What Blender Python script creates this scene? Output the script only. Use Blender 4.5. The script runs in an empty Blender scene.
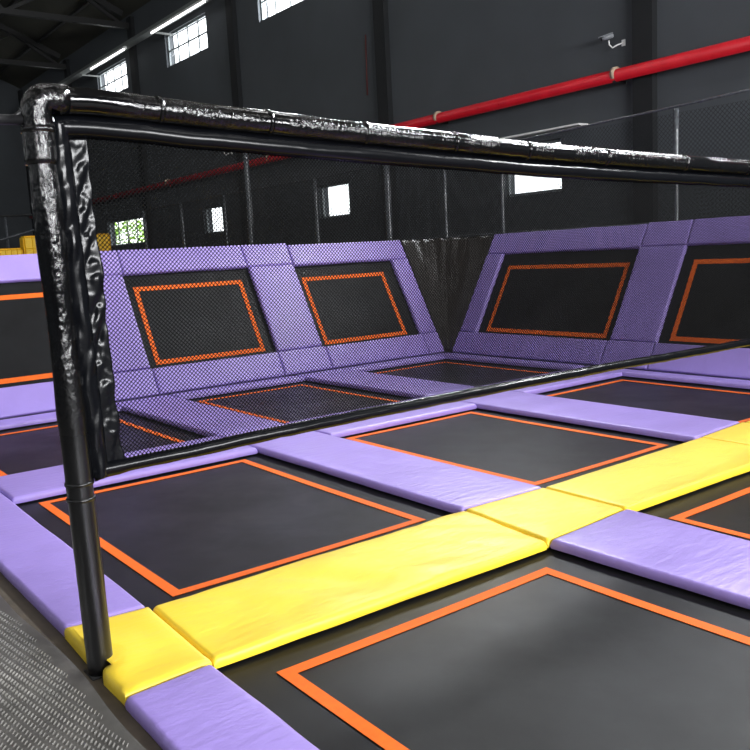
import bpy, bmesh, math, random
from mathutils import Vector, Matrix, noise

random.seed(7)
sc = bpy.context.scene
COL = sc.collection
PI = math.pi

# ------------------------------------------------------------------ materials
def lin(h):
    h = h.lstrip('#')
    o = []
    for i in (0, 2, 4):
        v = int(h[i:i+2], 16) / 255
        o.append(v / 12.92 if v <= .04045 else ((v + .055) / 1.055) ** 2.4)
    return (*o, 1)

class NT:
    def __init__(self, name):
        self.m = bpy.data.materials.new(name); self.m.use_nodes = True
        self.t = self.m.node_tree; self.n = self.t.nodes; self.l = self.t.links
        self.b = self.n['Principled BSDF']; self.out = self.n['Material Output']
    def node(self, typ, **kw):
        n = self.n.new(typ)
        for k, v in kw.items():
            if k.startswith('i_'):
                n.inputs[k[2:].replace('_', ' ')].default_value = v
            else:
                setattr(n, k, v)
        return n
    def link(self, a, b): self.l.new(a, b)
    def math(self, op, a, b=None, c=None):
        n = self.n.new('ShaderNodeMath'); n.operation = op
        for i, v in enumerate((a, b, c)):
            if v is None: continue
            if isinstance(v, (int, float)): n.inputs[i].default_value = v
            else: self.l.new(v, n.inputs[i])
        return n.outputs[0]

def coords(t, scale=(1, 1, 1), rot=(0, 0, 0)):
    tc = t.node('ShaderNodeTexCoord'); mp = t.node('ShaderNodeMapping')
    mp.inputs['Scale'].default_value = scale; mp.inputs['Rotation'].default_value = rot
    t.link(tc.outputs['Object'], mp.inputs['Vector'])
    return mp.outputs['Vector']

def bump(t, height, strength, dist=.01, prev=None):
    b = t.node('ShaderNodeBump'); b.inputs['Strength'].default_value = strength; b.inputs['Distance'].default_value = dist
    t.link(height, b.inputs['Height'])
    if prev is not None: t.link(prev, b.inputs['Normal'])
    return b.outputs['Normal']

def plain(name, col, rough=.6, metal=0, spec=.5, nscale=6, nvar=.12, rvar=.1, bs=0, bscale=60, bdist=.004):
    t = NT(name); c = lin(col) if isinstance(col, str) else (*col, 1)
    v = coords(t)
    nz = t.node('ShaderNodeTexNoise', i_Scale=nscale, i_Detail=5.0); t.link(v, nz.inputs['Vector'])
    ra = t.node('ShaderNodeValToRGB')
    lo = tuple(max(0, x * (1 - nvar)) for x in c[:3]); hi = tuple(min(1, x * (1 + nvar)) for x in c[:3])
    ra.color_ramp.elements[0].position = .3; ra.color_ramp.elements[1].position = .7
    ra.color_ramp.elements[0].color = (*lo, 1); ra.color_ramp.elements[1].color = (*hi, 1)
    t.link(nz.outputs['Fac'], ra.inputs['Fac']); t.link(ra.outputs['Color'], t.b.inputs['Base Color'])
    r = t.math('MULTIPLY_ADD', nz.outputs['Fac'], rvar * 2, rough - rvar); t.link(r, t.b.inputs['Roughness'])
    t.b.inputs['Metallic'].default_value = metal
    t.b.inputs['Specular IOR Level'].default_value = spec
    if bs:
        n2 = t.node('ShaderNodeTexNoise', i_Scale=bscale, i_Detail=4.0); t.link(v, n2.inputs['Vector'])
        t.link(bump(t, n2.outputs['Fac'], bs, bdist), t.b.inputs['Normal'])
    return t.m

def vinyl_pad(name, col, rough=.42):
    t = NT(name); v = coords(t); c = lin(col)
    nz = t.node('ShaderNodeTexNoise', i_Scale=3.0, i_Detail=4.0); t.link(v, nz.inputs['Vector'])
    ra = t.node('ShaderNodeValToRGB')
    ra.color_ramp.elements[0].position = .3; ra.color_ramp.elements[1].position = .75
    ra.color_ramp.elements[0].color = (*[x * .93 for x in c[:3]], 1)
    ra.color_ramp.elements[1].color = (*[min(1, x * 1.05) for x in c[:3]], 1)
    t.link(nz.outputs['Fac'], ra.inputs['Fac']); t.link(ra.outputs['Color'], t.b.inputs['Base Color'])
    n2 = t.node('ShaderNodeTexNoise', i_Scale=7.0, i_Detail=3.0); t.link(coords(t, (1, 3.5, 1), (0, 0, .6)), n2.inputs['Vector'])
    n3 = t.node('ShaderNodeTexNoise', i_Scale=420.0, i_Detail=1.0); t.link(v, n3.inputs['Vector'])
    b1 = bump(t, n2.outputs['Fac'], .22, .02); b2 = bump(t, n3.outputs['Fac'], .12, .002, b1)
    t.link(b2, t.b.inputs['Normal'])
    t.link(t.math('MULTIPLY_ADD', nz.outputs['Fac'], .16, rough - .08), t.b.inputs['Roughness'])
    t.b.inputs['Specular IOR Level'].default_value = .5
    return t.m

def gloss_vinyl(name, col, rough=.16, scale=22, strength=.75, stretch=(1, 1, 1), zfade=None, spec=.6):
    t = NT(name); v = coords(t, stretch)
    t.b.inputs['Base Color'].default_value = lin(col)
    n1 = t.node('ShaderNodeTexNoise', i_Scale=scale, i_Detail=6.0, i_Roughness=.6, i_Distortion=.8); t.link(v, n1.inputs['Vector'])
    n2 = t.node('ShaderNodeTexVoronoi', i_Scale=scale * 1.6); t.link(v, n2.inputs['Vector'])
    n3 = t.node('ShaderNodeTexNoise', i_Scale=4.0, i_Detail=2.0); t.link(v, n3.inputs['Vector'])
    h = t.math('MULTIPLY_ADD', n2.outputs['Distance'], .35, n1.outputs['Fac'])
    patch = t.math('MINIMUM', t.math('MAXIMUM', t.math('MULTIPLY_ADD', n3.outputs['Fac'], 5.0, -2.0), .12), 1.0)
    if zfade:   # the wrap is crinkled above this height and drawn tight below it
        sp = t.node('ShaderNodeSeparateXYZ'); t.link(coords(t), sp.inputs[0])
        z = t.math('MINIMUM', t.math('MAXIMUM', t.math('DIVIDE', t.math('SUBTRACT', sp.outputs[2], zfade[0]), zfade[1] - zfade[0]), .1), 1.0)
        patch = t.math('MULTIPLY', patch, z)
    t.link(bump(t, t.math('MULTIPLY', h, patch), strength, .02), t.b.inputs['Normal'])
    t.b.inputs['Roughness'].default_value = rough; t.b.inputs['Specular IOR Level'].default_value = spec
    if zfade: t.link(t.math('MULTIPLY_ADD', z, rough - .34, .34), t.b.inputs['Roughness'])
    return t.m

def bed_mat():
    t = NT('trampoline_weave'); v = coords(t)
    nz = t.node('ShaderNodeTexNoise', i_Scale=1.6, i_Detail=6.0, i_Roughness=.6); t.link(v, nz.inputs['Vector'])
    ra = t.node('ShaderNodeValToRGB')
    ra.color_ramp.elements[0].position = .32; ra.color_ramp.elements[1].position = .72
    ra.color_ramp.elements[0].color = (.006, .006, .0064, 1); ra.color_ramp.elements[1].color = (.015, .0155, .017, 1)
    t.link(nz.outputs['Fac'], ra.inputs['Fac']); t.link(ra.outputs['Color'], t.b.inputs['Base Color'])
    t.link(t.math('MULTIPLY_ADD', nz.outputs['Fac'], -.3, .54), t.b.inputs['Roughness'])
    wv = t.node('ShaderNodeTexWave', i_Scale=95.0); wv.bands_direction = 'X'; t.link(v, wv.inputs['Vector'])
    w2 = t.node('ShaderNodeTexWave', i_Scale=95.0); w2.bands_direction = 'Y'; t.link(v, w2.inputs['Vector'])
    s = t.math('ADD', wv.outputs['Fac'], w2.outputs['Fac'])
    t.link(bump(t, s, .15, .001), t.b.inputs['Normal'])
    t.b.inputs['Specular IOR Level'].default_value = .13
    return t.m

def tread_mat():
    t = NT('ribbed_rubber')
    v2 = coords(t); nz = t.node('ShaderNodeTexNoise', i_Scale=5.0, i_Detail=7.0, i_Roughness=.65); t.link(v2, nz.inputs['Vector'])
    ra = t.node('ShaderNodeValToRGB')
    ra.color_ramp.elements[0].position = .3; ra.color_ramp.elements[1].position = .75
    ra.color_ramp.elements[0].color = lin('#403e3b'); ra.color_ramp.elements[1].color = lin('#605d59')
    t.link(nz.outputs['Fac'], ra.inputs['Fac']); t.link(ra.outputs['Color'], t.b.inputs['Base Color'])
    t.link(t.math('MULTIPLY_ADD', nz.outputs['Fac'], .3, .2), t.b.inputs['Roughness'])
    return t.m

def emit(name, col, s):
    t = NT(name); t.b.inputs['Base Color'].default_value = lin(col)
    t.b.inputs['Emission Color'].default_value = lin(col); t.b.inputs['Emission Strength'].default_value = s
    nz = t.node('ShaderNodeTexNoise', i_Scale=4.0); t.link(coords(t), nz.inputs['Vector'])
    t.link(t.math('MULTIPLY_ADD', nz.outputs['Fac'], .1, .3), t.b.inputs['Roughness'])
    return t.m

def glass_mat():
    t = NT('window_glass')
    tr = t.node('ShaderNodeBsdfTransparent'); gl = t.node('ShaderNodeBsdfGlossy'); gl.inputs['Roughness'].default_value = .05
    lw = t.node('ShaderNodeLayerWeight'); lw.inputs['Blend'].default_value = .35
    fac = t.math('MULTIPLY_ADD', t.math('POWER', lw.outputs['Facing'], 4.0), .25, .03)
    mx = t.node('ShaderNodeMixShader'); t.link(fac, mx.inputs[0]); t.link(tr.outputs[0], mx.inputs[1]); t.link(gl.outputs[0], mx.inputs[2])
    t.link(mx.outputs[0], t.out.inputs['Surface'])
    return t.m

PURPLE = vinyl_pad('purple_vinyl', '#9b86cf', .38)
YELLOW = vinyl_pad('yellow_vinyl', '#eccb36', .45)
BED = bed_mat()
ORANGE = plain('orange_webbing', '#e8681c', .65, spec=.2, nscale=30, nvar=.1, bs=.2, bscale=300, bdist=.001)
GLOSS = gloss_vinyl('black_crinkled_vinyl', '#070708', .09, 50, .34, (1, 1, .5), (.75, 1.35))
BAND = gloss_vinyl('black_net_hem_vinyl', '#090a0d', .22, 6, .12, spec=.22)
SHEET = gloss_vinyl('black_corner_vinyl', '#1d1712', .33, 3, .08)
NETB = plain('black_net_cord', '#060606', .9, spec=.12, nvar=.05)
FNET = plain('grey_black_net_cord', '#131518', .7, spec=.2, nvar=.05)
STEEL = plain('black_painted_steel', '#121214', .5)
DECK = plain('dark_brown_deck_board', '#4a4136', .7, nscale=14, nvar=.25)
TREAD = tread_mat()
RIB = plain('polished_rubber_rib', '#706e6a', .28, nscale=9, nvar=.3)  # smooth ribs, with their bright highlights painted in as lighter grey
WALL = plain('charcoal_wall_paint', '#42464a', .85, nscale=1.2, nvar=.10, bs=.25, bscale=9, bdist=.01)
PILAS = plain('black_pilaster_paint', '#0f1215', .8, nscale=2, nvar=.12)
ROOF = plain('dark_roof_sheet', '#3a3931', .85, nscale=1.5, nvar=.25)
TRUSS = plain('dark_truss_steel', '#101010', .6)
CONC = plain('concrete_floor', '#3a3a3a', .7, nscale=2, nvar=.2)
RED = plain('red_pipe_paint', '#ae1220', .32, nscale=5, nvar=.12)
PIPEBAND = plain('pale_pipe_band', '#b8a08a', .5)
REDC = plain('dull_red_conduit', '#5e2a28', .6)
GREYM = plain('grey_tray_metal', '#6c6f6e', .55, metal=0)
WHITEM = plain('white_painted_metal', '#d8d8d6', .35)
CAMD = plain('camera_grey_plastic', '#8c8f93', .35)
CAMK = plain('camera_black_plastic', '#101114', .2)
SOFTY = plain('yellow_foam_block', '#e5b81c', .55, nscale=30, nvar=.06)
LEAF = plain('leaf_green', '#7fae2c', .6, nscale=4, nvar=.4)
BARK = plain('tree_bark', '#6b543c', .9)
TUBE = emit('lamp_tube_light', '#ffffff', 3)
SKYP = None
GLASS = glass_mat()
FRAMEP = plain('window_frame_paint', '#6d7476', .5)

# ------------------------------------------------------------------ helpers
def link(name, bm, mat, parent=None, smooth=True, recalc=True):
    if recalc: bmesh.ops.recalc_face_normals(bm, faces=bm.faces[:])
    me = bpy.data.meshes.new(name); bm.to_mesh(me); bm.free()
    for p in me.polygons: p.use_smooth = smooth
    me.materials.append(mat)
    o = bpy.data.objects.new(name, me); COL.objects.link(o)
    if parent is not None: o.parent = parent
    return o
def smooth_angle(o, deg=35):
    me = o.data
    bm = bmesh.new(); bm.from_mesh(me)
    for e in bm.edges:
        e.smooth = not (len(e.link_faces) == 2 and e.calc_face_angle(0) > math.radians(deg))
    bm.to_mesh(me); bm.free()
    return o
def tag(o, label, cat, group=None):
    o['label'] = label; o['category'] = cat
    if group: o['group'] = group
    return o
def struct(o):
    o['kind'] = 'structure'; return o
def empty(name, loc=(0, 0, 0)):
    o = bpy.data.objects.new(name, None); COL.objects.link(o); o.location = loc
    o.empty_display_size = .1
    return o
def thing(name, label, cat, loc=(0, 0, 0), group=None):
    return tag(empty(name, loc), label, cat, group)
def add_box(bm, lo, hi, M=None):
    x0, y0, z0 = lo; x1, y1, z1 = hi
    vs = [Vector(p) for p in ((x0,y0,z0),(x1,y0,z0),(x1,y1,z0),(x0,y1,z0),(x0,y0,z1),(x1,y0,z1),(x1,y1,z1),(x0,y1,z1))]
    if M is not None: vs = [M @ v for v in vs]
    vs = [bm.verts.new(v) for v in vs]
    for f in ((3,2,1,0),(4,5,6,7),(0,1,5,4),(1,2,6,5),(2,3,7,6),(3,0,4,7)): bm.faces.new([vs[i] for i in f])
def box_bm(lo, hi, M=None):
    bm = bmesh.new(); add_box(bm, lo, hi, M); return bm
def frame_of(d):
    d = d.normalized(); u = Vector((0, 0, 1)) if abs(d.z) < .9 else Vector((1, 0, 0))
    a = d.cross(u).normalized(); return a, d.cross(a).normalized()
def add_tube(bm, pts, r, n=12, cap=True, wob=None):
    pts = [Vector(p) for p in pts]; rings = []; a = None
    for i, p in enumerate(pts):
        d = (pts[min(i+1, len(pts)-1)] - pts[max(i-1, 0)]).normalized()
        if a is None: a, b = frame_of(d)
        else:
            a = (a - d*a.dot(d)).normalized(); b = d.cross(a).normalized()
        rr = r[i] if isinstance(r, (list, tuple)) else r
        ring = []
        for k in range(n):
            t = 2*PI*k/n; q = rr
            if wob: q += wob * noise.noise(Vector((p.x*17 + math.cos(t)*1.3, p.y*17 + math.sin(t)*1.3, p.z*17)))
            ring.append(bm.verts.new(p + (a*math.cos(t) + b*math.sin(t)) * q))
        rings.append(ring)
    for A, B in zip(rings, rings[1:]):
        for k in range(n): bm.faces.new((A[k], A[(k+1) % n], B[(k+1) % n], B[k]))
    if cap: bm.faces.new(rings[0][::-1]); bm.faces.new(rings[-1])
def tube_bm(pts, r, n=12, **k):
    bm = bmesh.new(); add_tube(bm, pts, r, n, **k); return bm
def add_bar(bm, p0, p1, w, h):
    p0, p1 = Vector(p0), Vector(p1); a, b = frame_of(p1 - p0); vs = []
    for p in (p0, p1):
        for s, t in ((-1,-1),(1,-1),(1,1),(-1,1)): vs.append(bm.verts.new(p + a*s*w/2 + b*t*h/2))
    for f in ((3,2,1,0),(4,5,6,7),(0,1,5,4),(1,2,6,5),(2,3,7,6),(3,0,4,7)): bm.faces.new([vs[i] for i in f])

# planes the pads lie on: (a, b, h) -> world
T = math.radians(61); CT, ST = math.cos(T), math.sin(T)
LY, RX = 5.85, 6.75
FLOOR = lambda a, b, h: Vector((a, b, h))
LEFT = lambda a, s, h: Vector((a, LY + s*CT - h*ST, s*ST + h*CT))
RIGHT = lambda y, s, h: Vector((RX + s*CT - h*ST, y, s*ST + h*CT))

# ------------------------------------------------------------------ foam pads
def stations(L, r, step=.09):
    base = [0, .15*r, .4*r, .7*r, r, 1.8*r]
    n = max(2, int(L / step))
    mid = [1.8*r + (L - 3.6*r)*i/n for i in range(1, n)]
    return [x / L for x in base + mid + [L - b for b in reversed(base)]]
def pad_mesh(quad, thick, place, seed, wr=.003, fold=None, r=.022):
    """A foam slab over quad [(a,b)x4: a0b0, a1b0, a1b1, a0b1], upper face at h=0."""
    q = [Vector((x, y)) for x, y in quad]
    La = ((q[1]-q[0]).length + (q[2]-q[3]).length)/2; Lb = ((q[3]-q[0]).length + (q[2]-q[1]).length)/2
    S, U = stations(La, r, .028 if fold else .09), stations(Lb, r, .028 if fold else .09)
    bm = bmesh.new(); top = []; low = []
    off = Vector((seed*3.7, seed*1.3, seed*.77))
    for s in S:
        rt = []; rl = []
        for u in U:
            p = q[0].lerp(q[1], s).lerp(q[3].lerp(q[2], s), u)
            ds, du = min(s, 1-s)*La, min(u, 1-u)*Lb
            h = 0
            for d in (ds, du):
                if d < r: h -= r - math.sqrt(max(0, r*r - (r-d)**2))
            h = max(h, -r*1.25)
            inner = min(1, min(ds, du)/.09)
            N = noise.noise(Vector((p.x*4, p.y*4, 0)) + off)
            w = wr * N
            if fold:
                fa, fs, am = fold
                t = p.x*math.cos(fa) + p.y*math.sin(fa)
                x2 = -p.x*math.sin(fa) + p.y*math.cos(fa)
                w += am * (abs(noise.noise(Vector((t*fs, x2*1.6, 3.3)) + off)) - .25)
            h += w * (.35 + .65*inner) + .004*inner - .004
            # slightly uneven outline
            p2 = p.copy()
            k = .004 * noise.noise(Vector((p.x*5, p.y*5, 9)) + off)
            p2 = p2 + Vector((k, k))
            rt.append(bm.verts.new(place(p2.x, p2.y, h))); rl.append((p2, ds, du))
        top.append(rt); low.append(rl)
    ni, nj = len(S), len(U)
    for i in range(ni-1):
        for j in range(nj-1): bm.faces.new((top[i][j], top[i+1][j], top[i+1][j+1], top[i][j+1]))
    loop = [(i, 0) for i in range(ni)] + [(ni-1, j) for j in range(1, nj)] + [(i, nj-1) for i in range(ni-2, -1, -1)] + [(0, j) for j in range(nj-2, 0, -1)]
    c = sum((low[i][j][0] for i, j in loop), Vector((0, 0)))/len(loop)
    prev = [top[i][j] for i, j in loop]
    for hh, ins in ((-thick*.75, 0), (-thick, .006)):
        cur = []
        for i, j in loop:
            p = low[i][j][0]; d = (c - p); d = d.normalized()*ins if ins else Vector((0, 0))
            cur.append(bm.verts.new(place(p.x + d.x, p.y + d.y, hh)))
        n = len(loop)
        for k in range(n): bm.faces.new((prev[k], prev[(k+1) % n], cur[(k+1) % n], cur[k]))
        prev = cur
    bm.faces.new(prev)
    return bm
PADN = [0]
def pad(color, quad, place, label, group, thick=.05, **kw):
    PADN[0] += 1
    o = link('foam_pad', pad_mesh(quad, thick, place, PADN[0], **kw), color)
    smooth_angle(o, 50)
    return tag(o, label, 'foam pad', group)
def rect(a0, a1, b0, b1): return [(a0, b0), (a1, b0), (a1, b1), (a0, b1)]

G1, G2 = 'purple floor pads between the trampolines', 'yellow pads of the centre line'
GL, GR = 'purple pads framing the facing wall trampolines', 'purple pads framing the side wall trampolines'
# purple strips that run away from the camera (b grows away)
pad(PURPLE, [(-.315, -2.45), (.045, -2.45), (.048, -.305), (-.29, -.325)], FLOOR, 'purple edge pad in the near foreground, below the yellow corner pad', G1)
pad(PURPLE, [(-.272, .392), (.075, .365), (.098, 3.36), (-.285, 3.36)], FLOOR, 'purple edge pad beside the rubber mat, on the far side of the black net post', G1)
pad(PURPLE, [(1.915, -2.45), (2.49, -2.45), (2.555, -.272), (1.885, -.312)], FLOOR, 'broad purple pad between the two nearest trampolines on the near side of the yellow line', G1)
pad(PURPLE, [(1.935, .372), (2.568, .338), (2.56, 3.34), (1.925, 3.34)], FLOOR, 'purple cross pad leading from the middle yellow square toward the net', G1)
pad(PURPLE, [(4.245, .375), (4.93, .42), (4.945, 3.34), (4.238, 3.34)], FLOOR, 'purple cross pad meeting the far end of the yellow line', G1)
pad(PURPLE, [(6.50, .3), (6.735, .3), (6.735, 3.34), (6.53, 3.34)], FLOOR, 'purple floor pad along the foot of the side wall trampolines, nearest part', G1)
pad(PURPLE, [(1.93, 3.37), (2.57, 3.37), (2.56, 5.83), (1.92, 5.83)], FLOOR, 'purple cross pad behind the net, leading to the facing wall beside its leftmost netted panel', G1)
pad(PURPLE, [(4.24, 3.37), (4.93, 3.37), (4.92, 5.83), (4.22, 5.83)], FLOOR, 'purple cross pad behind the net, leading to the pad between two facing wall panels', G1)
pad(PURPLE, [(6.53, 3.37), (6.735, 3.37), (6.735, 5.83), (6.48, 5.83)], FLOOR, 'purple floor pad along the foot of the side wall trampolines, running into the corner', G1)
# purple strips that run sideways
pad(PURPLE, rect(.105, 1.918, 2.66, 3.355), FLOOR, 'purple pad under the net hem beside the black post', G1)
pad(PURPLE, rect(2.575, 4.23, 2.62, 3.345), FLOOR, 'purple pad under the middle of the net hem', G1)
pad(PURPLE, rect(4.955, 6.55, 2.70, 3.345), FLOOR, 'purple pad under the net hem, ending at the side wall trampolines', G1)
pad(PURPLE, rect(-.2, 1.912, 5.50, 5.83), FLOOR, 'narrow purple floor pad at the foot of the facing wall, left of the black post', G1)
pad(PURPLE, rect(2.575, 4.212, 5.57, 5.83), FLOOR, 'narrow purple floor pad at the foot of the first netted facing panel', G1)
pad(PURPLE, rect(4.93, 6.475, 5.56, 5.83), FLOOR, 'narrow purple floor pad at the foot of the facing panel next to the corner', G1)
# yellow centre line
pad(YELLOW, [(.062, -.29), (1.862, -.317), (1.935, .355), (.085, .338)], FLOOR, 'long yellow pad next to the black net post', G2, fold=(.75, 4.6, .026), wr=.004)
pad(YELLOW, [(1.872, -.31), (2.548, -.262), (2.56, .33), (1.943, .362)], FLOOR, 'square yellow pad in the middle where four pads meet', G2, wr=.006, fold=(.3, 2.5, .006))
pad(YELLOW, [(2.556, -.268), (4.26, -.29), (4.285, .362), (2.568, .33)], FLOOR, 'long yellow pad beyond the middle yellow square', G2, wr=.003)
pad(YELLOW, [(4.27, -.29), (4.92, -.28), (4.93, .41), (4.295, .366)], FLOOR, 'square yellow pad at the far end of the yellow line', G2)
pad(YELLOW, [(4.937, -.28), (6.73, -.28), (6.73, .29), (4.947, .40)], FLOOR, 'last yellow pad of the line, at the edge of the picture', G2)

def corner_pad():
    # corner pad with a slot cut in from its outer edge around the net post
    cx, cy, R = -.258, 0.0, .058
    pts = [(-.285, -.318), (.055, -.292), (.078, .345), (-.272, .384), (-.281, .075), (-.27, R*.97)]
    for k in range(0, 13):
        t = PI/2 - PI*k/12
        pts.append((cx + R*math.cos(t), cy + R*math.sin(t)))
    pts += [(-.275, -R*1.25), (-.288, -.11)]
    # curved lips: densify every edge
    P = []
    for (x0, y0), (x1, y1) in zip(pts, pts[1:] + pts[:1]):
        n = max(1, int(math.hypot(x1-x0, y1-y0)/.05))
        for i in range(n): P.append((x0 + (x1-x0)*i/n, y0 + (y1-y0)*i/n))
    bm = bmesh.new()
    n = len(P); r = .022
    def inset(d):
        out = []
        for i in range(n):
            a, b, c = Vector(P[i-1]), Vector(P[i]), Vector(P[(i+1) % n])
            t = ((b-a).normalized() + (c-b).normalized()).normalized()
            out.append(b + Vector((-t.y, t.x))*d)
        return out
    rings = []
    for d, h in ((0, -.05), (0, -r), (.15*r, -.55*r), (.4*r, -.22*r), (r, 0), (1.8*r, .001)):
        rings.append([bm.verts.new((p.x, p.y, h)) for p in inset(d)])
    for A, B in zip(rings, rings[1:]):
        for k in range(n): bm.faces.new((A[k], A[(k+1) % n], B[(k+1) % n], B[k]))
    bm.faces.new(rings[0][::-1])
    f = bm.faces.new(rings[-1])
    g = bmesh.ops.triangulate(bm, faces=[f])
    bmesh.ops.subdivide_edges(bm, edges=[e for e in bm.edges if all(v.co.z > 0 for v in e.verts) and e.calc_length() > .1], cuts=3, use_grid_fill=True)
    bmesh.ops.triangulate(bm, faces=[f for f in bm.faces if len(f.verts) > 4 and f.calc_center_median().z > 0])
    for v in bm.verts:
        if v.co.z > 0:
            d = math.hypot(v.co.x - cx, v.co.y - cy)
            v.co.z += .012*math.exp(-((d-.09)/.07)**2) + .004*noise.noise(v.co*7)
    o = link('foam_pad', bm, YELLOW); smooth_angle(o, 60)
    return tag(o, 'yellow corner pad slotted around the foot of the black net post', 'foam pad', G2)
corner_pad()

# pads of the inclined walls; a = along the wall, b = up the slope
SB, ST0, ST1 = .335, 1.545, 1.865
W = dict(thick=.06, r=.02)
pad(PURPLE, rect(-.2, 1.845, ST0, ST1), LEFT, 'long purple top pad of the facing wall, left of the black net post', GL, **W)
pad(PURPLE, rect(1.852, 2.485, ST0, ST1), LEFT, 'square purple top pad just right of the black net post', GL, **W)
pad(PURPLE, rect(2.492, 4.115, ST0, ST1), LEFT, 'long purple top pad above the first netted facing panel', GL, **W)
pad(PURPLE, rect(4.122, 4.80, ST0, ST1), LEFT, 'square purple top pad between the two netted facing panels', GL, **W)
pad(PURPLE, rect(4.807, 6.75, 1.525, 1.835), LEFT, 'long purple top pad of the facing wall reaching the black corner sheet', GL, **W)
pad(PURPLE, rect(1.845, 2.475, SB+.006, ST0-.006), LEFT, 'upright purple pad just right of the black net post', GL, **W)
pad(PURPLE, rect(4.135, 4.80, SB+.006, ST0-.006), LEFT, 'broad upright purple pad between the two netted facing panels', GL, **W)
pad(PURPLE, rect(6.455, 6.75, SB-.006, 1.519), LEFT, 'narrow upright purple pad of the facing wall beside the black corner sheet', GL, **W)
pad(PURPLE, rect(-.2, 1.845, .012, SB), LEFT, 'long purple bottom pad of the facing wall, left of the black net post', GL, **W)
pad(PURPLE, rect(1.852, 2.485, .012, SB), LEFT, 'square purple bottom pad just right of the black net post', GL, **W)
pad(PURPLE, rect(2.492, 4.125, .012, SB), LEFT, 'long purple bottom pad below the first netted facing panel', GL, **W)
pad(PURPLE, rect(4.132, 4.835, .012, SB), LEFT, 'square purple bottom pad between the two netted facing panels', GL, **W)
pad(PURPLE, rect(4.842, 6.47, .012, SB-.012), LEFT, 'long purple bottom pad below the facing panel next to the corner', GL, **W)
pad(PURPLE, rect(6.477, 6.755, .012, SB-.012), LEFT, 'small square purple bottom pad at the inner corner', GL, **W)
pad(PURPLE, rect(3.155, 5.705, ST0-.01, ST1-.02), RIGHT, 'long purple top pad of the side wall above its panel next to the corner', GR, **W)
pad(PURPLE, rect(2.548, 3.148, ST0, ST1-.005), RIGHT, 'square purple top pad between the two side wall panels', GR, **W)
pad(PURPLE, rect(.25, 2.541, ST0, ST1), RIGHT, 'purple top pad at the edge of the picture on the side wall', GR, **W)
pad(PURPLE, rect(5.405, 5.715, SB, ST0-.016), RIGHT, 'narrow upright purple pad of the side wall beside the black corner sheet', GR, **W)
pad(PURPLE, rect(2.55, 3.165, SB+.006, ST0-.006), RIGHT, 'broad upright purple pad between the two side wall panels', GR, **W)
pad(PURPLE, rect(3.20, 5.735, .012, SB-.006), RIGHT, 'long purple bottom pad of the side wall next to the corner', GR, **W)
pad(PURPLE, rect(2.56, 3.193, .012, SB), RIGHT, 'square purple bottom pad between the side wall panels, crossed by the net hem', GR, **W)
pad(PURPLE, rect(.25, 2.553, .012, SB), RIGHT, 'purple bottom pad of the side wall, below the net hem', GR, **W)

# ------------------------------------------------------------------ trampoline beds
def bed(a0, a1, b0, b1, oa0, oa1, ob0, ob1, place, h, label, group, lw=.055, name='trampoline_bed'):
    """Mat a0..a1 x b0..b1 with an orange webbing rectangle (outer edges oa0.. ob1)."""
    o0 = place((a0+a1)/2, (b0+b1)/2, h)
    root = thing(name, label, 'trampoline', o0, group)
    def P(a, b, hh): return place(a, b, hh) - o0
    bm = bmesh.new(); n = 14; g = []
    for i in range(n+1):
        row = []
        for j in range(n+1):
            s, t = i/n, j/n
            sag = .012 * math.sin(PI*s) * math.sin(PI*t)
            row.append(bm.verts.new(P(a0 + (a1-a0)*s, b0 + (b1-b0)*t, h - sag)))
        g.append(row)
    for i in range(n):
        for j in range(n): bm.faces.new((g[i][j], g[i+1][j], g[i+1][j+1], g[i][j+1]))
    geo = bmesh.ops.extrude_face_region(bm, geom=bm.faces[:])
    dv = place(0, 0, -.006) - place(0, 0, 0)
    bmesh.ops.translate(bm, verts=[v for v in geo['geom'] if isinstance(v, bmesh.types.BMVert)], vec=dv)
    m = link('mat', bm, BED, root)
    smooth_angle(m, 40)
    # webbing: four strips in one mesh, following the mat
    bm = bmesh.new()
    def hs(a, b): return h + .0025 - .012*math.sin(PI*(a-a0)/(a1-a0))*math.sin(PI*(b-b0)/(b1-b0))
    outer = [(oa0, ob0), (oa1, ob0), (oa1, ob1), (oa0, ob1)]
    inner = [(oa0+lw, ob0+lw), (oa1-lw, ob0+lw), (oa1-lw, ob1-lw), (oa0+lw, ob1-lw)]
    N = 16; ro = []; ri = []
    for k in range(4):
        for i in range(N):
            t = i/N
            a, b = [outer[k][q]*(1-t) + outer[(k+1) % 4][q]*t for q in (0, 1)]
            ro.append(bm.verts.new(P(a, b, hs(a, b))))
            a, b = [inner[k][q]*(1-t) + inner[(k+1) % 4][q]*t for q in (0, 1)]
            ri.append(bm.verts.new(P(a, b, hs(a, b))))
    M = len(ro)
    for k in range(M): bm.faces.new((ro[k], ro[(k+1) % M], ri[(k+1) % M], ri[k]))
    geo = bmesh.ops.extrude_face_region(bm, geom=bm.faces[:])
    bmesh.ops.translate(bm, verts=[v for v in geo['geom'] if isinstance(v, bmesh.types.BMVert)], vec=(place(0, 0, .002) - place(0, 0, 0)))
    w = link('webbing_border', bm, ORANGE, root); smooth_angle(w, 40)
    w['label'] = 'orange webbing rectangle'
    return root

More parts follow.
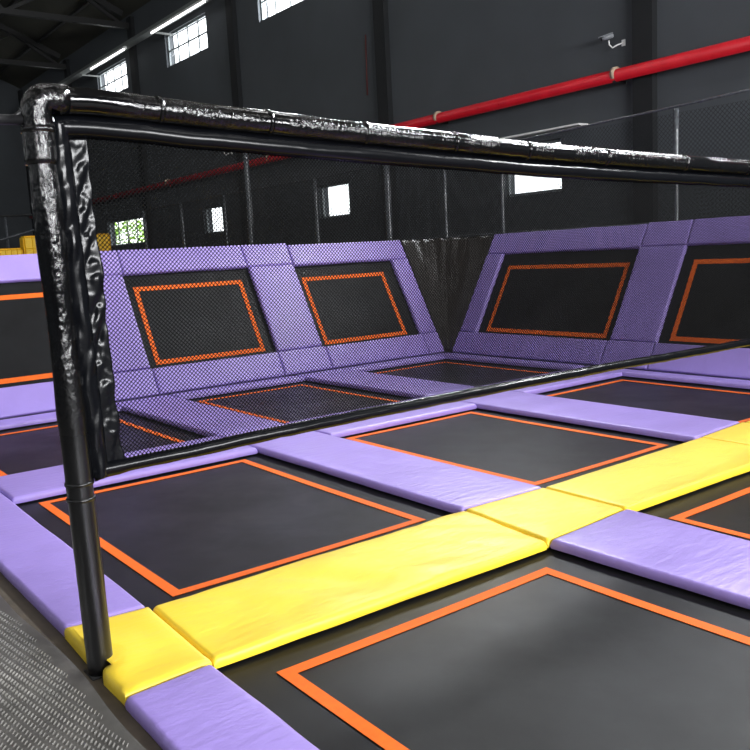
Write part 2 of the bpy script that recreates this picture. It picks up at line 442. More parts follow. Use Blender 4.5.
GB = 'black floor trampolines'
H = -.062
bed(-.02, 2.15, -2.3, -.02, .235, 1.706, -2.1, -.445, FLOOR, H, 'nearest floor trampoline, in front of the yellow line', GB)
bed(2.28, 4.55, -2.3, -.02, 2.70, 4.05, -2.1, -.435, FLOOR, H, 'floor trampoline before the yellow line, beyond the broad near purple pad', GB)
bed(-.02, 2.15, .03, 2.98, .25, 1.775, .50, 2.61, FLOOR, H, 'floor trampoline behind the yellow line next to the black net post', GB)
bed(2.28, 4.55, .03, 2.98, 2.70, 4.13, .52, 2.60, FLOOR, H, 'floor trampoline in the middle, between the two purple cross pads', GB)
bed(4.64, 6.66, .03, 2.98, 5.08, 6.38, .52, 2.60, FLOOR, H, 'floor trampoline at the foot of the side wall, beyond the far purple cross pad', GB)
bed(-.02, 2.15, 3.05, 5.66, .25, 1.74, 3.5, 5.34, FLOOR, H, 'floor trampoline behind the black post at the foot of the facing wall', GB)
bed(2.28, 4.50, 3.05, 5.68, 2.72, 4.08, 3.5, 5.42, FLOOR, H, 'floor trampoline seen through the net below the first netted facing panel', GB, lw=.05)
bed(4.62, 6.62, 3.05, 5.68, 5.06, 6.33, 3.5, 5.40, FLOOR, H, 'floor trampoline seen through the net in the inner corner', GB, lw=.05)
GW = 'inclined wall trampolines'
HW = -.064
N_ = 'inclined_trampoline'
bed(.12, 1.90, .22, 1.66, -.02+.25, 1.735, .395, 1.405, LEFT, HW, 'inclined trampoline of the facing wall, left of the black net post', GW, name=N_)
bed(2.30, 4.30, .22, 1.66, 2.575, 4.0, .385, 1.39, LEFT, HW, 'inclined facing wall trampoline seen through the net, next to the post', GW, name=N_)
bed(4.66, 6.60, .22, 1.66, 4.885, 6.26, .365, 1.36, LEFT, HW, 'inclined facing wall trampoline seen through the net, next to the black corner sheet', GW, name=N_)
bed(2.95, 5.55, .22, 1.66, 3.27, 5.26, .37, 1.36, RIGHT, HW, 'inclined side wall trampoline next to the black corner sheet', GW, name=N_)
bed(.3, 2.70, .22, 1.66, .5, 2.42, .385, 1.375, RIGHT, HW, 'inclined side wall trampoline cut off by the picture edge', GW, name=N_)

# steel frame that carries the pads and beds
fr = thing('steel_substructure', 'black steel frame in the dark gaps under the purple and yellow pads', 'frame', (0, 0, -.9))
def fpart(name, bars, w, h):
    bm = bmesh.new()
    for a, b in bars: add_bar(bm, Vector(a) + Vector((0, 0, .9)), Vector(b) + Vector((0, 0, .9)), w, h)
    return link(name, bm, STEEL, fr, smooth=False)
zf = -.105
bars = []
for x in (-.11, 2.22, 4.59, 6.66): bars.append(((x, -2.4, zf), (x, 5.74, zf)))
for y in (0.0, 3.02, 5.70): bars.append(((-.11, y, zf), (6.7, y, zf)))
bars.append(((-.11, -2.36, zf), (4.6, -2.36, zf)))
fpart('floor_grid', bars, .07, .07)
bars = []
for a in (.02, 2.17, 4.47, 6.60): bars.append((LEFT(a, .05, -.11), LEFT(a, 1.80, -.11)))
for s in (.12, 1.74): bars.append((LEFT(-.1, s, -.11), LEFT(6.65, s, -.11)))
for y in (.3, 2.85, 5.55): bars.append((RIGHT(y, .05, -.11), RIGHT(y, 1.80, -.11)))
for s in (.12, 1.74): bars.append((RIGHT(.2, s, -.11), RIGHT(5.6, s, -.11)))
fpart('slope_frame', bars, .06, .06)
for p in [(-.11, -2.3), (2.22, -2.3), (4.59, -2.3), (-.11, 0), (2.22, 0), (4.59, 0), (6.66, .05), (-.11, 3.02), (2.22, 3.02), (4.59, 3.02), (6.66, 3.02), (-.11, 5.7), (2.22, 5.7), (4.59, 5.7), (6.66, 5.66)]:
    fpart('support_leg', [((p[0], p[1], -.9), (p[0], p[1], zf))], .06, .06)
for a in (.02, 2.17, 4.47, 6.60):
    t = LEFT(a, 1.74, -.13); fpart('back_strut', [((a, t.y, -.9), t)], .06, .06)
for y in (.3, 2.85, 5.55):
    t = RIGHT(y, 1.74, -.13); fpart('back_strut', [((t.x, y, -.9), t)], .06, .06)

# ------------------------------------------------------------------ black corner sheet
def corner_sheet():
    bm = bmesh.new(); n, m = 40, 26; g = []
    for j in range(m+1):
        s = j/m
        A = LEFT(6.765, .03 + s*1.80, -.02); B = RIGHT(5.722, .03 + s*1.80, -.02)
        row = []
        for i in range(n+1):
            t = i/n; p = A.lerp(B, t)
            out = Vector((.75, .65, 0)).normalized()
            bulge = .22*s*math.sin(PI*t)
            fold = .012*max(0, s-.6)**2/.16 * math.sin(t*44 + 4*noise.noise(Vector((t*6, s*2, 0)))) * (.4 + s)
            p = p + out*(bulge + fold + .03*noise.noise(Vector((t*3, s*3, 5)))*math.sin(PI*t))
            p.z += .02*noise.noise(Vector((t*14, 0, 1)))*s
            row.append(bm.verts.new(p))
        g.append(row)
    for j in range(m):
        for i in range(n): bm.faces.new((g[j][i], g[j][i+1], g[j+1][i+1], g[j+1][i]))
    o = link('corner_sheet', bm, SHEET)
    md = o.modifiers.new('thick', 'SOLIDIFY'); md.thickness = .004
    return tag(o, 'black glossy vinyl sheet stretched across the corner between the two inclined walls', 'vinyl sheet')
corner_sheet()

# ------------------------------------------------------------------ net frame and net
PX = -.262
BEAM = [(-.279, 2.014), (-.10, 2.018), (.33, 1.994), (.75, 1.974), (1.165, 1.955), (1.75, 1.931), (2.295, 1.908), (3.177, 1.885), (4.274, 1.862), (5.4, 1.858), (6.46, 1.862)]
def beam_z(x):
    for (x0, z0), (x1, z1) in zip(BEAM, BEAM[1:]):
        if x0 <= x <= x1: return z0 + (z1-z0)*(x-x0)/(x1-x0)
    return BEAM[-1][1]
nf = thing('net_stand', 'black vinyl-wrapped frame of post and sagging top beam that holds the net', 'net frame', (PX, 0, -.052))
O = Vector((PX, 0, -.052))
def npart(name, bm, mat): 
    bmesh.ops.translate(bm, verts=bm.verts, vec=-O)
    return link(name, bm, mat, nf)
R_ = .0475
def post(x, top):
    zs = [-.052 + (top + .052)*i/60 for i in range(61)]
    return tube_bm([(x - (.0105*z - .004 if x < 0 else 0), 0, z) for z in zs], [R_ + (.003*math.sin(z*9) if .9 < z else 0) for z in zs], 28, wob=.0015)
npart('post', post(PX, 1.935), GLOSS)
npart('post', post(6.46, 1.80), GLOSS)
xs = [BEAM[0][0] + (BEAM[-1][0] - BEAM[0][0])*i/150 for i in range(151)]
pts = [(x, 0, beam_z(x)) for x in xs]
npart('top_beam', tube_bm(pts, R_, 28, wob=.0015), GLOSS)
# elbow wrap at the upper corner
PT = PX - .017
el = [(PT, 0, 1.80 + .02*i) for i in range(9)] + [(PT + .045*(1-math.cos(t)), 0, 1.968 + .05*math.sin(t)) for t in (.15, .3, .45, .6, .75, .9, 1.05, 1.2, 1.35, 1.5)] + [(PT + .045 + .03*i, 0, 2.018) for i in range(1, 3)]
npart('corner_wrap', tube_bm(el, .0525, 28, wob=.003), GLOSS)
for x in (.16, .62, 1.1, 1.62, 2.12, 2.75, 3.5, 4.2): npart('tie_band', tube_bm([(x-.008, 0, beam_z(x)), (x+.008, 0, beam_z(x))], R_+.005, 24), GLOSS)
for z in (.62, .678): npart('tie_band', tube_bm([(PX - .003, 0, z-.006), (PX - .003, 0, z+.006)], R_+.004, 24), GLOSS)
npart('tie_band', tube_bm([(PT, 0, 1.905), (PT, 0, 1.925)], R_+.008, 24, wob=.003), GLOSS)
bm = tube_bm([(-.30, 0, 1.947), (-1.7, .0, 1.915)], .017, 12)
add_tube(bm, [(-.31, 0, 1.985), (-.365, 0, 1.945)], .008, 8)
npart('side_rail', bm, STEEL)
npart('base_plate', box_bm((PX-.045, -.05, -.052), (PX+.045, .05, -.047)), STEEL)

net = thing('net', 'fine black mesh net with shiny vinyl hems hanging in the black frame', 'net', (PX, 0, .7))
O2 = Vector((PX, 0, .7))
def netpart(name, bm, mat, **k):
    bmesh.ops.translate(bm, verts=bm.verts, vec=-O2)
    return link(name, bm, mat, net, **k)
XL, XR = -.128, 6.36
HEMZ = [(-.2, .708), (.68, .722), (1.888, .726), (2.69, .722), (4.3, .702), (6.36, .70)]
def hem_z(x):
    for (x0, z0), (x1, z1) in zip(HEMZ, HEMZ[1:]):
        if x0 <= x <= x1: return z0 + (z1-z0)*(x-x0)/(x1-x0)
    return HEMZ[-1][1]
def cords():
    bm = bmesh.new(); sp = .0163; w = .0030
    for sgn in (1, -1):
        c = XL - 1.4 if sgn > 0 else XL
        while c < XR + 1.4:
            # wire x = c + sgn*(z-.7); clip z between hem and beam, x between XL and XR
            z0, z1 = .71, 1.92
            for _ in range(3):
                x0 = c + sgn*(z0-.7); x1 = c + sgn*(z1-.7)
                z0 = hem_z(min(max(x0, XL), XR)) - .01; z1 = beam_z(min(max(x1, XL), XR)) - .122
            lo, hi = z0, z1
            if sgn > 0: lo = max(lo, .7 + XL - c); hi = min(hi, .7 + XR - c)
            else: lo = max(lo, .7 + c - XR); hi = min(hi, .7 + c - XL)
            if hi - lo > .004:
                y = .0004*sgn
                p0 = Vector((c + sgn*(lo-.7), y, lo)); p1 = Vector((c + sgn*(hi-.7), y, hi))
                d = (p1-p0).normalized(); s = Vector((-d.z, 0, d.x))*w/2; t = Vector((0, .0005, 0))
                vs = [bm.verts.new(p + a*s + b*t) for p in (p0, p1) for a, b in ((-1,-1),(1,-1),(1,1),(-1,1))]
                for f in ((3,2,1,0),(4,5,6,7),(0,1,5,4),(1,2,6,5),(2,3,7,6),(3,0,4,7)): bm.faces.new([vs[i] for i in f])
            c += sp
    return bm
netpart('mesh', cords(), NETB, smooth=False, recalc=False)
# vinyl strip beneath the beam
bm = bmesh.new(); g = []
for i in range(131):
    x = -.225 + (XR + .225)*i/130; zt = beam_z(x)
    g.append([bm.verts.new((x, y + .004*noise.noise(Vector((x*3, k, 2))), zt + dz + .004*noise.noise(Vector((x*5, k*.3, 0))))) for k, (y, dz) in enumerate(((0, -.044), (-.014, -.062), (-.026, -.082), (-.022, -.104), (-.006, -.128)))])
for a, b in zip(g, g[1:]):
    for k in range(4): bm.faces.new((a[k], b[k], b[k+1], a[k+1]))
o = netpart('top_hem', bm, BAND); o.modifiers.new('t', 'SOLIDIFY').thickness = .003
# lower hem: padded sleeve
xs = [-.215 + (XR + .215)*i/140 for i in range(141)]
netpart('bottom_hem', tube_bm([(x, 0, hem_z(x) + .004*noise.noise(Vector((x*2.3, 0, 7)))) for x in xs], [.026 if x > -.1 else .030 for x in xs], 16, wob=.003), BAND)
# side flap and its gathered ruffle
def strip(x0, x1, z0, z1, fn, nx, nz):
    bm = bmesh.new(); g = []
    for j in range(nz+1):
        z = z0 + (z1-z0)*j/nz; row = []
        for i in range(nx+1):
            t = i/nx; dx, dy, dz = fn(t, z); row.append(bm.verts.new((x0 + (x1-x0)*t + dx - .0165*(z-.7), dy, z + dz)))
        g.append(row)
    for a, b in zip(g, g[1:]):
        for i in range(nx): bm.faces.new((a[i], a[i+1], b[i+1], b[i]))
    return bm
def flapf(t, z):
    f = noise.noise(Vector((t*1.2 - z*3.0, z*7.5, 1.1)))
    return (0, -.012 - .016*abs(f) - .014*math.sin(PI*t), .01*f)
o = netpart('side_flap', strip(-.225, -.160, .69, 1.945, flapf, 10, 150), BAND); o.modifiers.new('t', 'SOLIDIFY').thickness = .002
def ruff(t, z):
    f = noise.noise(Vector((t*.8 , z*13 - t*1.2, 4.2))); f2 = noise.noise(Vector((t*2.5, z*34, 8.2)))
    return (.010*f*t, -.006 - (.012*f + .004*f2)*(.35 + .65*math.sin(PI*min(1, t*1.1))), .006*f2)
o = netpart('side_ruffle', strip(-.160, -.098, .69, 1.89, ruff, 12, 220), BAND); o.modifiers.new('t', 'SOLIDIFY').thickness = .002

# ------------------------------------------------------------------ walkway with ribbed mat
wp = thing('walkway_platform', 'dark brown raised walkway beside the purple edge pads, under the ribbed mat', 'platform', (-2, 1, -.9))
link('deck', box_bm((-1.9, -6.5, .77), (1.78, 6.0, .848)), DECK, wp, smooth=False)
for x in (-1.8, 1.65):
    for y in (-6.3, -3, 0, 3, 5.8): link('leg', box_bm((x-.05, y-.05, 0), (x+.05, y+.05, .77)), STEEL, wp, smooth=False)
def mat_obj():
    bm = bmesh.new(); ny, nx = 150, 40; g = []
    for j in range(ny+1):
        y = -6.2 + 12*j/ny; row = []
        xe = -.335 + .010*math.sin(y*5.1 + 1.2) + .012*noise.noise(Vector((y*2.2, 3, 0)))
        if y > .55: xe -= min(.05, (y-.55)*.06)
        for i in range(nx+1):
            s = i/nx; s = 1-(1-s)**2
            x = -3.6 + (xe + 3.6)*s
            z = -.0415 + .004*noise.noise(Vector((x*1.7, y*1.7, 2))) + .008*math.exp(-((xe-x)/.05)**2)*(.5 + .5*noise.noise(Vector((y*3, 0, 1))))
            row.append(bm.verts.new((x, y, z)))
        g.append(row)
    for a, b in zip(g, g[1:]):
        for i in range(nx): bm.faces.new((a[i], a[i+1], b[i+1], b[i]))
    geo = bmesh.ops.extrude_face_region(bm, geom=bm.faces[:])
    for v in [v for v in geo['geom'] if isinstance(v, bmesh.types.BMVert)]: v.co.z = -.0515
    # raised tread ribs, alternating in direction
    TILT = PI/4
    p = .029; ca, sa = math.cos(.12), math.sin(.12)
    for i in range(-80, 60):
        for j in range(-130, 130):
            x = -.9 + (i*ca - j*sa)*p; y = .2 + (i*sa + (j + .5*(i % 2))*ca)*p*.8
            if not (-1.78 < x < -.375 - max(0, y-.55)*.06 and -1.7 < y < 2.4): continue
            wear = noise.noise(Vector((x*2.6, y*2.6, 6)))
            if wear < -.75: continue
            z = -.0415 + .004*noise.noise(Vector((x*1.7, y*1.7, 2)))
            t = .12 + TILT; L, wd, hh = .0115, .0042, .0075*(.5 + .5*min(1, wear + .6))
            d = Vector((math.cos(t), math.sin(t), 0)); q = Vector((-d.y, d.x, 0)); c = Vector((x, y, z))
            e = [bm.verts.new(c + d*a*L + q*b*wd + Vector((0, 0, -.0015))) for a, b in ((-1, -1), (1, -1), (1, 1), (-1, 1))]
            k = [bm.verts.new(c + d*a*L*.75 + Vector((0, 0, hh))) for a in (-1, 1)]
            for f in ((e[0], e[1], k[1], k[0]), (e[2], e[3], k[0], k[1]), (e[1], e[2], k[1]), (e[3], e[0], k[0])): bm.faces.new(f).material_index = 1
    o = link('rubber_mat', bm, TREAD, recalc=False); o.data.materials.append(RIB); smooth_angle(o, 40)
    return tag(o, 'grey ribbed rubber mat with a wavy edge on the walkway beside the pads', 'mat')
mat_obj()

# ------------------------------------------------------------------ building shell
WX = 9.9
def wall_boxes(axis, pos, th, u0, u1, z0, z1, holes):
    """Wall slab in the plane axis=pos, outward thickness th, with rectangular holes (u0,u1,z0,z1)."""
    us = sorted({u0, u1, *[h[0] for h in holes], *[h[1] for h in holes]}); zs = sorted({z0, z1, *[h[2] for h in holes], *[h[3] for h in holes]})
    bm = bmesh.new()
    for a, b in zip(us, us[1:]):
        run = None
        for c, d in zip(zs, zs[1:]):
            mu, mz = (a+b)/2, (c+d)/2
            if any(h[0] < mu < h[1] and h[2] < mz < h[3] for h in holes): continue
            lo = [0, 0, c]; hi = [0, 0, d]
            lo[axis] = min(pos, pos+th); hi[axis] = max(pos, pos+th); lo[1-axis] = a; hi[1-axis] = b
            add_box(bm, lo, hi)
    return bm
YN, YF, XW = -12.0, 36.0, -13.0
ZF = -.9; ZE = 9.05
UP = [(y, y+2.65, 7.1, 8.02) for y in (-4.35, .85, 6.75, 13.0, 18.42, 24.15, 30.4)]
LOW = [(6.36, 7.66, 2.27, 3.12), (12.33, 13.53, 2.26, 3.01), (18.32, 19.5, 2.2, 2.95), (23.9, 27.2, 2.13, 3.0)]
struct(link('wall_right', wall_boxes(0, WX, .28, YN, YF, ZF, ZE + .16, UP + LOW), WALL, smooth=False))
LUP = [(y, y+2.65, 6.4, 8.02) for y in (-9.6, -4.35, .85, 6.75, 13.0, 18.42, 24.15, 30.4)]
struct(link('wall_left', wall_boxes(0, XW, -.28, YN, YF, ZF, ZE + .16, LUP), WALL, smooth=False))
def gable(name, y, th, holes):
    bm = wall_boxes(1, y, th, XW, WX, ZF, ZE, holes)
    xr = (XW + WX)/2; vs = []
    for yy in (y, y+th): vs += [bm.verts.new((XW, yy, ZE)), bm.verts.new((XW, yy, ZE + .16)), bm.verts.new((xr, yy, ZE + 5.25)), bm.verts.new((WX, yy, ZE + .16)), bm.verts.new((WX, yy, ZE))]
    for f in ((4, 3, 2, 1, 0), (5, 6, 7, 8, 9), (0, 1, 6, 5), (1, 2, 7, 6), (2, 3, 8, 7), (3, 4, 9, 8), (4, 0, 5, 9)): bm.faces.new([vs[i] for i in f])
    return struct(link(name, bm, WALL, smooth=False))
gable('wall_far', YF, .28, [])
FILLW = [(x, x + 2.6, 3.0, 5.0) for x in (-2.2, 1.4, 5.0)]  # unseen openings added behind the camera, kept small for thin reflections
gable('wall_near', YN, -.28, FILLW)
struct(link('floor', box_bm((XW-.3, YN-.3, ZF-.2), (WX+.3, YF+.3, ZF)), CONC, smooth=False))
bm = bmesh.new(); xr = (XW + WX)/2
for th in (0, .12):
    pass
vs = [bm.verts.new(p) for yy in (YN-.3, YF+.3) for p in ((XW-.5, yy, ZE-.1), (xr, yy, ZE+5.2), (WX+.5, yy, ZE-.1), (WX+.5, yy, ZE+.1), (xr, yy, ZE+5.4), (XW-.5, yy, ZE+.1))]
for f in ((0,1,4,5),(1,2,3,4),(11,10,7,6),(10,9,8,7),(0,6,7,1),(1,7,8,2),(2,8,9,3),(3,9,10,4),(4,10,11,5),(5,11,6,0)): bm.faces.new([vs[i] for i in f])
struct(link('ceiling', bm, ROOF, smooth=False))
# pilasters on the window wall
for i, y in enumerate((-1.45, 4.72, 10.83, 16.9, 23.35, 29.6, 35.8)):
    struct(link('trim_%d' % (i+1), box_bm((WX-.12, y-.17, ZF), (WX, y+.17, ZE)), PILAS, smooth=False))

def window(n, x, sgn, rc, cols, rows, glass=GLASS, wall_x=WX):
    y0, y1, z0, z1 = rc; root = struct(empty('window_%d' % n, (x, (y0+y1)/2, z0)))
    def L(lo, hi): return box_bm([lo[0], lo[1]-(y0+y1)/2, lo[2]-z0], [hi[0], hi[1]-(y0+y1)/2, hi[2]-z0])
    bm = bmesh.new(); m = (y0+y1)/2; d = .05; f = .05
    def bx(a, b, c, e, dd=d): add_box(bm, (.10*sgn - dd/2, a-m, c-z0), (.10*sgn + dd/2, b-m, e-z0))
    bx(y0, y0+f, z0, z1); bx(y1-f, y1, z0, z1); bx(y0, y1, z0, z0+f); bx(y0, y1, z1-f, z1)
    for k in range(1, cols): y = y0 + (y1-y0)*k/cols; bx(y-.026, y+.026, z0, z1, .03)
    for k in range(1, rows): z = z0 + (z1-z0)*k/rows; bx(y0, y1, z-.022, z+.022, .03)
    link('window_frame', bm, FRAMEP, root, smooth=False)
    link('pane', box_bm((.10*sgn-.004, y0+.02-m, .02), (.10*sgn+.004, y1-.02-m, z1-z0-.02)), glass, root, smooth=False)
    return root
n = 0
for rc in UP: n += 1; window(n, WX, 1, rc, 4, 2)
for rc, c in zip(LOW, (1, 1, 1, 4)): n += 1; window(n, WX, 1, rc, c, 1)
for rc in LUP: n += 1; window(n, XW, -1, rc, 4, 2)

# roof trusses that show in the top corner
tr_names = {17.2: 'dark steel roof truss nearest in view, high above the upper windows', 23.4: 'dark steel roof truss meeting the pilaster between the two upper windows with lamps', 29.6: 'dark steel roof truss farthest away, above the top corner of the net frame'}
def roof_z(x): return ZE - .1 + 5.2*(WX + .5 - x)/(WX + .5 - xr)
for y, lab in tr_names.items():
    t = thing('roof_truss', lab, 'roof truss', (WX, y, 8.75), 'roof trusses')
    def seg(name, prs, w):
        bm = bmesh.new()
        for (x0, z0), (x1, z1) in prs: add_bar(bm, (x0-WX, 0, z0-8.75), (x1-WX, 0, z1-8.75), w, w)
        return link(name, bm, TRUSS, t, smooth=False)
    seg('bottom_chord', [((WX-.02, 8.8), (XW+.02, 8.8))], .16)
    seg('top_chord', [((WX-.3, roof_z(WX-.3)-.16), (xr, roof_z(xr)-.16)), ((xr, roof_z(xr)-.16), (XW+.3, roof_z(WX-.3)-.16))], .18)
    nb = [WX - 1.9*k for k in range(0, 7)]
    for k in range(6):
        a, b = nb[k], nb[k+1]
        if k % 2: seg('web_member', [((a, roof_z(a)-.2), (b, 8.8))], .09)
        else: seg('web_member', [((a if k else a-.3, 8.8), (b, roof_z(b)-.2))], .09)
GP = 'roof purlins'
for k in range(1, 9):
    x = WX - 1.35*k + .3; z = roof_z(x) - .045
    o = link('roof_purlin', box_bm((x-.05, YN, z-.05), (x+.05, YF, z+.03)), TRUSS, smooth=False)
    tag(o, ['', 'dark roof purlin nearest the window wall', 'dark roof purlin second from the window wall', 'dark roof purlin third from the window wall', 'dark roof purlin fourth from the window wall', 'dark roof purlin fifth from the window wall', 'dark roof purlin sixth from the window wall', 'dark roof purlin seventh from the window wall', 'dark roof purlin eighth from the window wall'][k], 'purlin', GP)

# ------------------------------------------------------------------ fittings on the window wall
rp = thing('fire_pipe', 'thick red pipe running the length of the charcoal window wall', 'pipe', (9.67, 12, 3.86))
link('pipe', tube_bm([(0, -14, 0), (0, 23.6, -.12)], .09, 24), RED, rp)
for y in (5.1, 9.05, 15.2, 21.2): link('clamp', tube_bm([(0, y-12-.03, -.003*(y-5)*.9), (0, y-12+.03, -.003*(y-5)*.9)], .104, 24), PIPEBAND, rp)
for y in (5.1, 9.05, 15.2, 21.2, 27.0): link('bracket', box_bm((-.05, y-12-.02, -.125), (.225, y-12+.02, -.09)), STEEL, rp, smooth=False)

ct = thing('cable_tray', 'long grey metal cable tray hung below the upper windows with lamps', 'cable tray', (9.30, 10, 7.93))
bm = bmesh.new()
add_box(bm, (-.13, -12, 0), (.13, 24, .01)); add_box(bm, (-.135, -12, 0), (-.125, 24, .09)); add_box(bm, (.125, -12, 0), (.135, 24, .09))
link('tray', bm, GREYM, ct, smooth=False)
for y in (2, 8.2, 14.3, 20.5, 26.6, 32.5): link('arm', box_bm((.0, y-10-.025, -.05), (.6, y-10+.025, 0)), GREYM, ct, smooth=False)
GT = 'tube lamps under the cable tray'
for (y0, y1, lab) in ((22.4, 25.4, 'lit white tube lamp under the tray above the farther upper window'), (17.0, 20.4, 'lit white tube lamp under the tray above the nearer upper window'), (10.5, 13.4, 'lit tube lamp under the nearer end of the tray')):
    t = thing('tube_lamp', lab, 'lamp', (9.21, (y0+y1)/2, 7.93), GT); h = (y1-y0)/2
    link('housing', box_bm((-.05, -h, -.06), (.05, h, 0)), WHITEM, t, smooth=False)
    link('tube', tube_bm([(-.02, -h+.03, -.085), (-.02, h-.03, -.085)], .026, 12), TUBE, t)

def camera_unit(loc, label):
    t = thing('security_camera', label, 'camera', loc, 'wall cameras'); t.scale = (.5, .5, .5)
    link('wall_plate', box_bm((-.03, -.06, -.09), (0, .06, .09)), WHITEM, t, smooth=False)
    link('arm', tube_bm([(-.02, 0, 0), (-.16, .10, -.05), (-.25, .22, -.12), (-.30, .30, -.02), (-.31, .30, .10)], .022, 10), WHITEM, t)
    bm = bmesh.new(); M = Matrix.Translation((-.33, .33, .20)) @ Matrix.Rotation(2.35, 4, 'Z') @ Matrix.Rotation(.25, 4, 'Y')
    add_box(bm, (-.17, -.065, -.06), (.17, .065, .06), M)
    bmesh.ops.bevel(bm, geom=bm.edges[:], offset=.02, segments=2, affect='EDGES')
    b = link('body', bm, CAMD, t)
    bm = bmesh.new(); add_box(bm, (-.17, -.075, .062), (.26, .075, .075), M); link('sun_hood', bm, CAMD, b, smooth=False)
    bm = tube_bm([M @ Vector((.165, 0, 0)), M @ Vector((.20, 0, 0))], .045, 16); link('lens', bm, CAMK, b)
    return t
camera_unit((9.9, 5.12, 4.33), 'pale security camera on a bracket above the red pipe')
c2 = camera_unit((9.9, 17.5, 4.25), 'small security camera beyond the net, above the far stretch of red pipe')

o = link('conduit', tube_bm([(9.887, 11.42, 5.86), (9.887, 11.46, 4.67)], .014, 8), REDC); tag(o, 'thin dull red vertical conduit on the wall beside the dark pilaster', 'conduit')
o = link('shelf_rail', box_bm((9.66, 5.8, 3.235), (9.9, 7.75, 3.262)), WHITEM, smooth=False); tag(o, 'narrow white ledge on the wall just above the near lower window', 'ledge')

# ------------------------------------------------------------------ safety fence behind the inclined walls
FX = 7.78
sf = thing('safety_fence', 'tall black netted safety fence with pale wrapped posts behind the inclined walls', 'fence', (FX, 6, -.9))
def sfp(name, bm, mat, **k):
    bmesh.ops.translate(bm, verts=bm.verts, vec=(-FX, -6, .9)); return link(name, bm, mat, sf, **k)
FP = plain('fence_post_wrap', '#484b4f', .18, nscale=20, nvar=.3, bs=.7, bscale=30, bdist=.01)
for y, zt, r in ((2.85, 2.90, .032), (5.65, 2.82, .03), (6.86, 2.80, .026), (8.28, 2.96, .06), (10.45, 2.85, .045), (13.0, 3.93, .06), (14.1, 2.86, .03), (16.33, 2.86, .04), (18.65, 2.84, .045)):
    sfp('post', tube_bm([(FX, y, -.9 + (zt+.9)*i/14) for i in range(15)], r, 14, wob=.006), FP)
sfp('top_rail', tube_bm([(FX, 0, 3.02), (FX, 2.85, 2.92), (FX, 5.65, 2.86), (FX, 8.3, 2.88), (FX, 10.45, 2.85), (FX, 14.1, 2.86), (FX, 18.65, 2.84)], .014, 8), FP)
sfp('bottom_rail', tube_bm([(FX+.02, 0, 1.60), (FX+.02, 18.65, 1.65)], .014, 8), FP)
def fence_net():
    bm = bmesh.new(); sp = .055; w = .0032; z0, z1 = 1.62, 2.85
    for sgn in (1, -1):
        c = -1.3
        while c < 20:
            lo, hi = z0, z1
            if sgn > 0: lo = max(lo, z0 + 0 - c); hi = min(hi, z0 + 18.65 - c)
            else: lo = max(lo, z0 + c - 18.65); hi = min(hi, z0 + c - 0)
            if hi - lo > .01:
                p0 = Vector((FX + .001*sgn, c + sgn*(lo-z0), lo)); p1 = Vector((FX + .001*sgn, c + sgn*(hi-z0), hi))
                add_bar(bm, p0, p1, w, w)
            c += sp
    return bm
sfp('netting', fence_net(), FNET, smooth=False, recalc=False)

# soft-play blocks and rails far behind the facing wall
def block(lo, hi, label):
    bm = box_bm(lo, hi)
    bmesh.ops.subdivide_edges(bm, edges=bm.edges[:], cuts=9, use_grid_fill=True)
    bmesh.ops.bevel(bm, geom=[e for e in bm.edges if len(e.link_faces) == 2 and e.calc_face_angle(0) > 1], offset=.04, segments=2, affect='EDGES')
    r = bmesh.ops.inset_individual(bm, faces=[f for f in bm.faces if f.normal.y < -.9 and f.calc_area() > .003], thickness=.02, depth=-.025)
    o = link('soft_play_block', bm, SOFTY, smooth=False)
    return tag(o, label, 'foam block', 'yellow soft play blocks far behind')
block((5.03, 20, -.9), (7.33, 20.4, 2.33), 'tall yellow soft play block far behind the black net post')
block((3.6, 20, -.9), (5.0, 20.4, 2.03), 'lower yellow soft play block far behind the facing wall at the picture edge')
bf = thing('barrier_fence', 'thin dark railing with one pale post far away beyond the yellow blocks', 'railing', (5, 24, -.9))
link('post', tube_bm([(.66, 0, 0), (.66, 0, 3.95)], .045, 10), FP, bf)
link('post', tube_bm([(3.2, 0, 0), (3.2, 0, 4.0)], .045, 10), STEEL, bf)
link('top_rail', tube_bm([(-2.5, 0, 3.93), (3.2, 0, 4.02)], .035, 10), STEEL, bf)
link('handrail', tube_bm([(-2.5, -.2, 2.95), (.44, -.2, 3.28), (1.42, -.2, 3.55), (3.2, -.2, 3.62)], .035, 10), FP, bf)

# trees outside the lower windows
def tree(x, y, h, seed, label):
    t = thing('tree', label, 'tree', (x, y, ZF), 'trees outside the windows')
    link('trunk', tube_bm([(0, 0, 0), (.1, .05, h*.4), (0, .1, h*.75)], [.16, .12, .06], 10), BARK, t)
    rnd = random.Random(seed); bm = bmesh.new()
    for k in range(900):
        v = Vector((rnd.gauss(0, 1), rnd.gauss(0, 1), rnd.gauss(0, 1))).normalized()*rnd.uniform(.5, 1.0)
        c = Vector((v.x*1.5, v.y*1.9, h*.62 + v.z*h*.36)); a = Vector((rnd.gauss(0, 1), rnd.gauss(0, 1), rnd.gauss(0, 1))).normalized()
        b = a.orthogonal().normalized(); L = rnd.uniform(.10, .2)
        p = [c - a*L, c + b*L*.4 + a*.02, c + a*L, c - b*L*.4 + a*.02]
        q = [bm.verts.new(x_) for x_ in p]; bm.faces.new(q)
    link('foliage', bm, LEAF, t, smooth=False, recalc=False)
tree(15.5, 39.5, 5.2, 1, 'leafy green tree outside the farthest lower window')
tree(14.5, 24.0, 4.9, 2, 'green tree outside behind the second lower window')
struct(link('ground_1', box_bm((WX+.4, YN-30, ZF-.25), (WX+60, YF+50, ZF-.05)), CONC, smooth=False))

# ------------------------------------------------------------------ light
w = bpy.data.worlds.new('World'); sc.world = w; w.use_nodes = True
bg = w.node_tree.nodes['Background']; bg.inputs['Color'].default_value = (.93, .97, 1, 1); bg.inputs['Strength'].default_value = 5.0

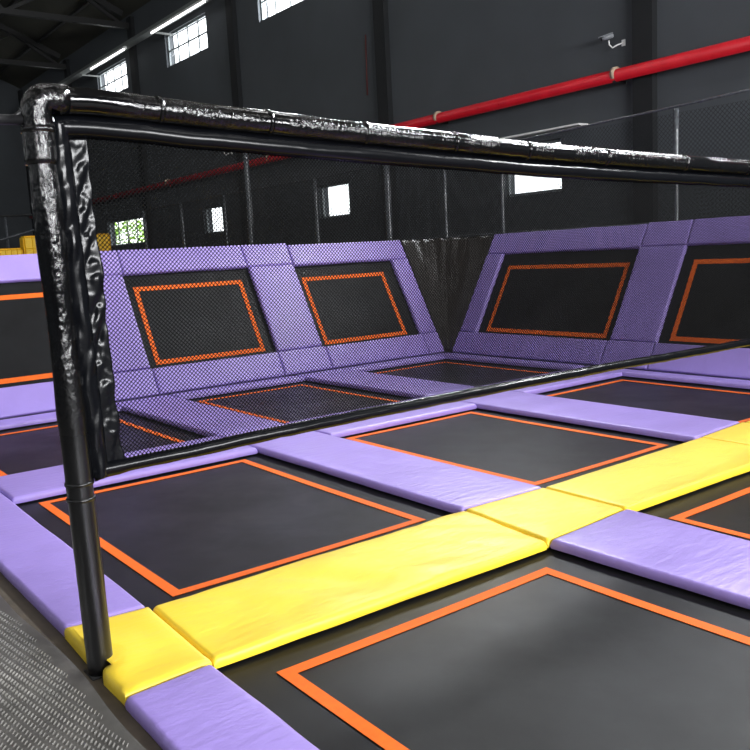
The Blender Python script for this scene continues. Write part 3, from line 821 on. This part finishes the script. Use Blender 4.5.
def area(name, loc, direction, sx, sy, power, col=(1, 1, 1), spread=PI):
    l = bpy.data.lights.new(name, 'AREA'); l.shape = 'RECTANGLE'; l.size = sx; l.size_y = sy; l.energy = power; l.color = col; l.spread = spread
    o = bpy.data.objects.new(name, l); COL.objects.link(o); o.location = loc
    o.rotation_euler = Vector(direction).to_track_quat('-Z', 'Y').to_euler()
    return o
PWR = 1.0
for i, (y0, y1, z0, z1) in enumerate(UP):
    o = area('window_daylight', (WX+.24, (y0+y1)/2, (z0+z1)/2), (-1, 0, -.0), y1-y0, z1-z0, (1650 if y0 < 10 else 260 if y0 < 14 else 45)*PWR, (.95, .98, 1))
for i, (y0, y1, z0, z1) in enumerate(LUP):
    o = area('window_daylight', (XW-.24, (y0+y1)/2, (z0+z1)/2), (1, 0, -.0), y1-y0, z1-z0, 60*PWR, (.95, .98, 1))  # weak fill from assumed windows of the unseen left wall
for x0, x1, z0, z1 in FILLW:
    area('window_daylight', ((x0+x1)/2, YN-.24, (z0+z1)/2), (0, 1, 0), x1-x0, z1-z0, 1150*PWR, (.97, .98, 1))  # added fill shining in from behind the camera
# added rows of ceiling area lights for general fill, without fixtures
for x in (-5.0, .5, 5):
    for y in (-6, 2, 10, 18):
        area('ceiling_lamp', (x, y, 8.6), (0, 0, -1), .5, 2.4, (48 if y < 6 else 28)*PWR, (1, 1, 1))

# ------------------------------------------------------------------ camera
cd = bpy.data.cameras.new('camera'); cam = bpy.data.objects.new('camera', cd); COL.objects.link(cam); sc.camera = cam
f_px, yaw, pitch, roll = 846.85284, math.radians(53.10556772), math.radians(-8.26409558), math.radians(-3.05361703)
C = Vector((-.51489828, -1.31986119, .62885756)) * 2.3
fw = Vector((math.cos(yaw)*math.cos(pitch), math.sin(yaw)*math.cos(pitch), math.sin(pitch)))
rt = Vector((math.sin(yaw), -math.cos(yaw), 0)); up = rt.cross(fw)
r2 = rt*math.cos(roll) + up*math.sin(roll); u2 = -rt*math.sin(roll) + up*math.cos(roll)
M = Matrix((r2, u2, -fw)).transposed().to_4x4(); M.translation = C
cam.matrix_world = M
cd.sensor_width = 36; cd.lens = 36*f_px/750; cd.clip_start = .05; cd.clip_end = 300

vs_ = sc.view_settings
vs_.view_transform = 'Standard'; vs_.look = 'None'; vs_.gamma = 1; vs_.use_curve_mapping = False; vs_.exposure = 0.0
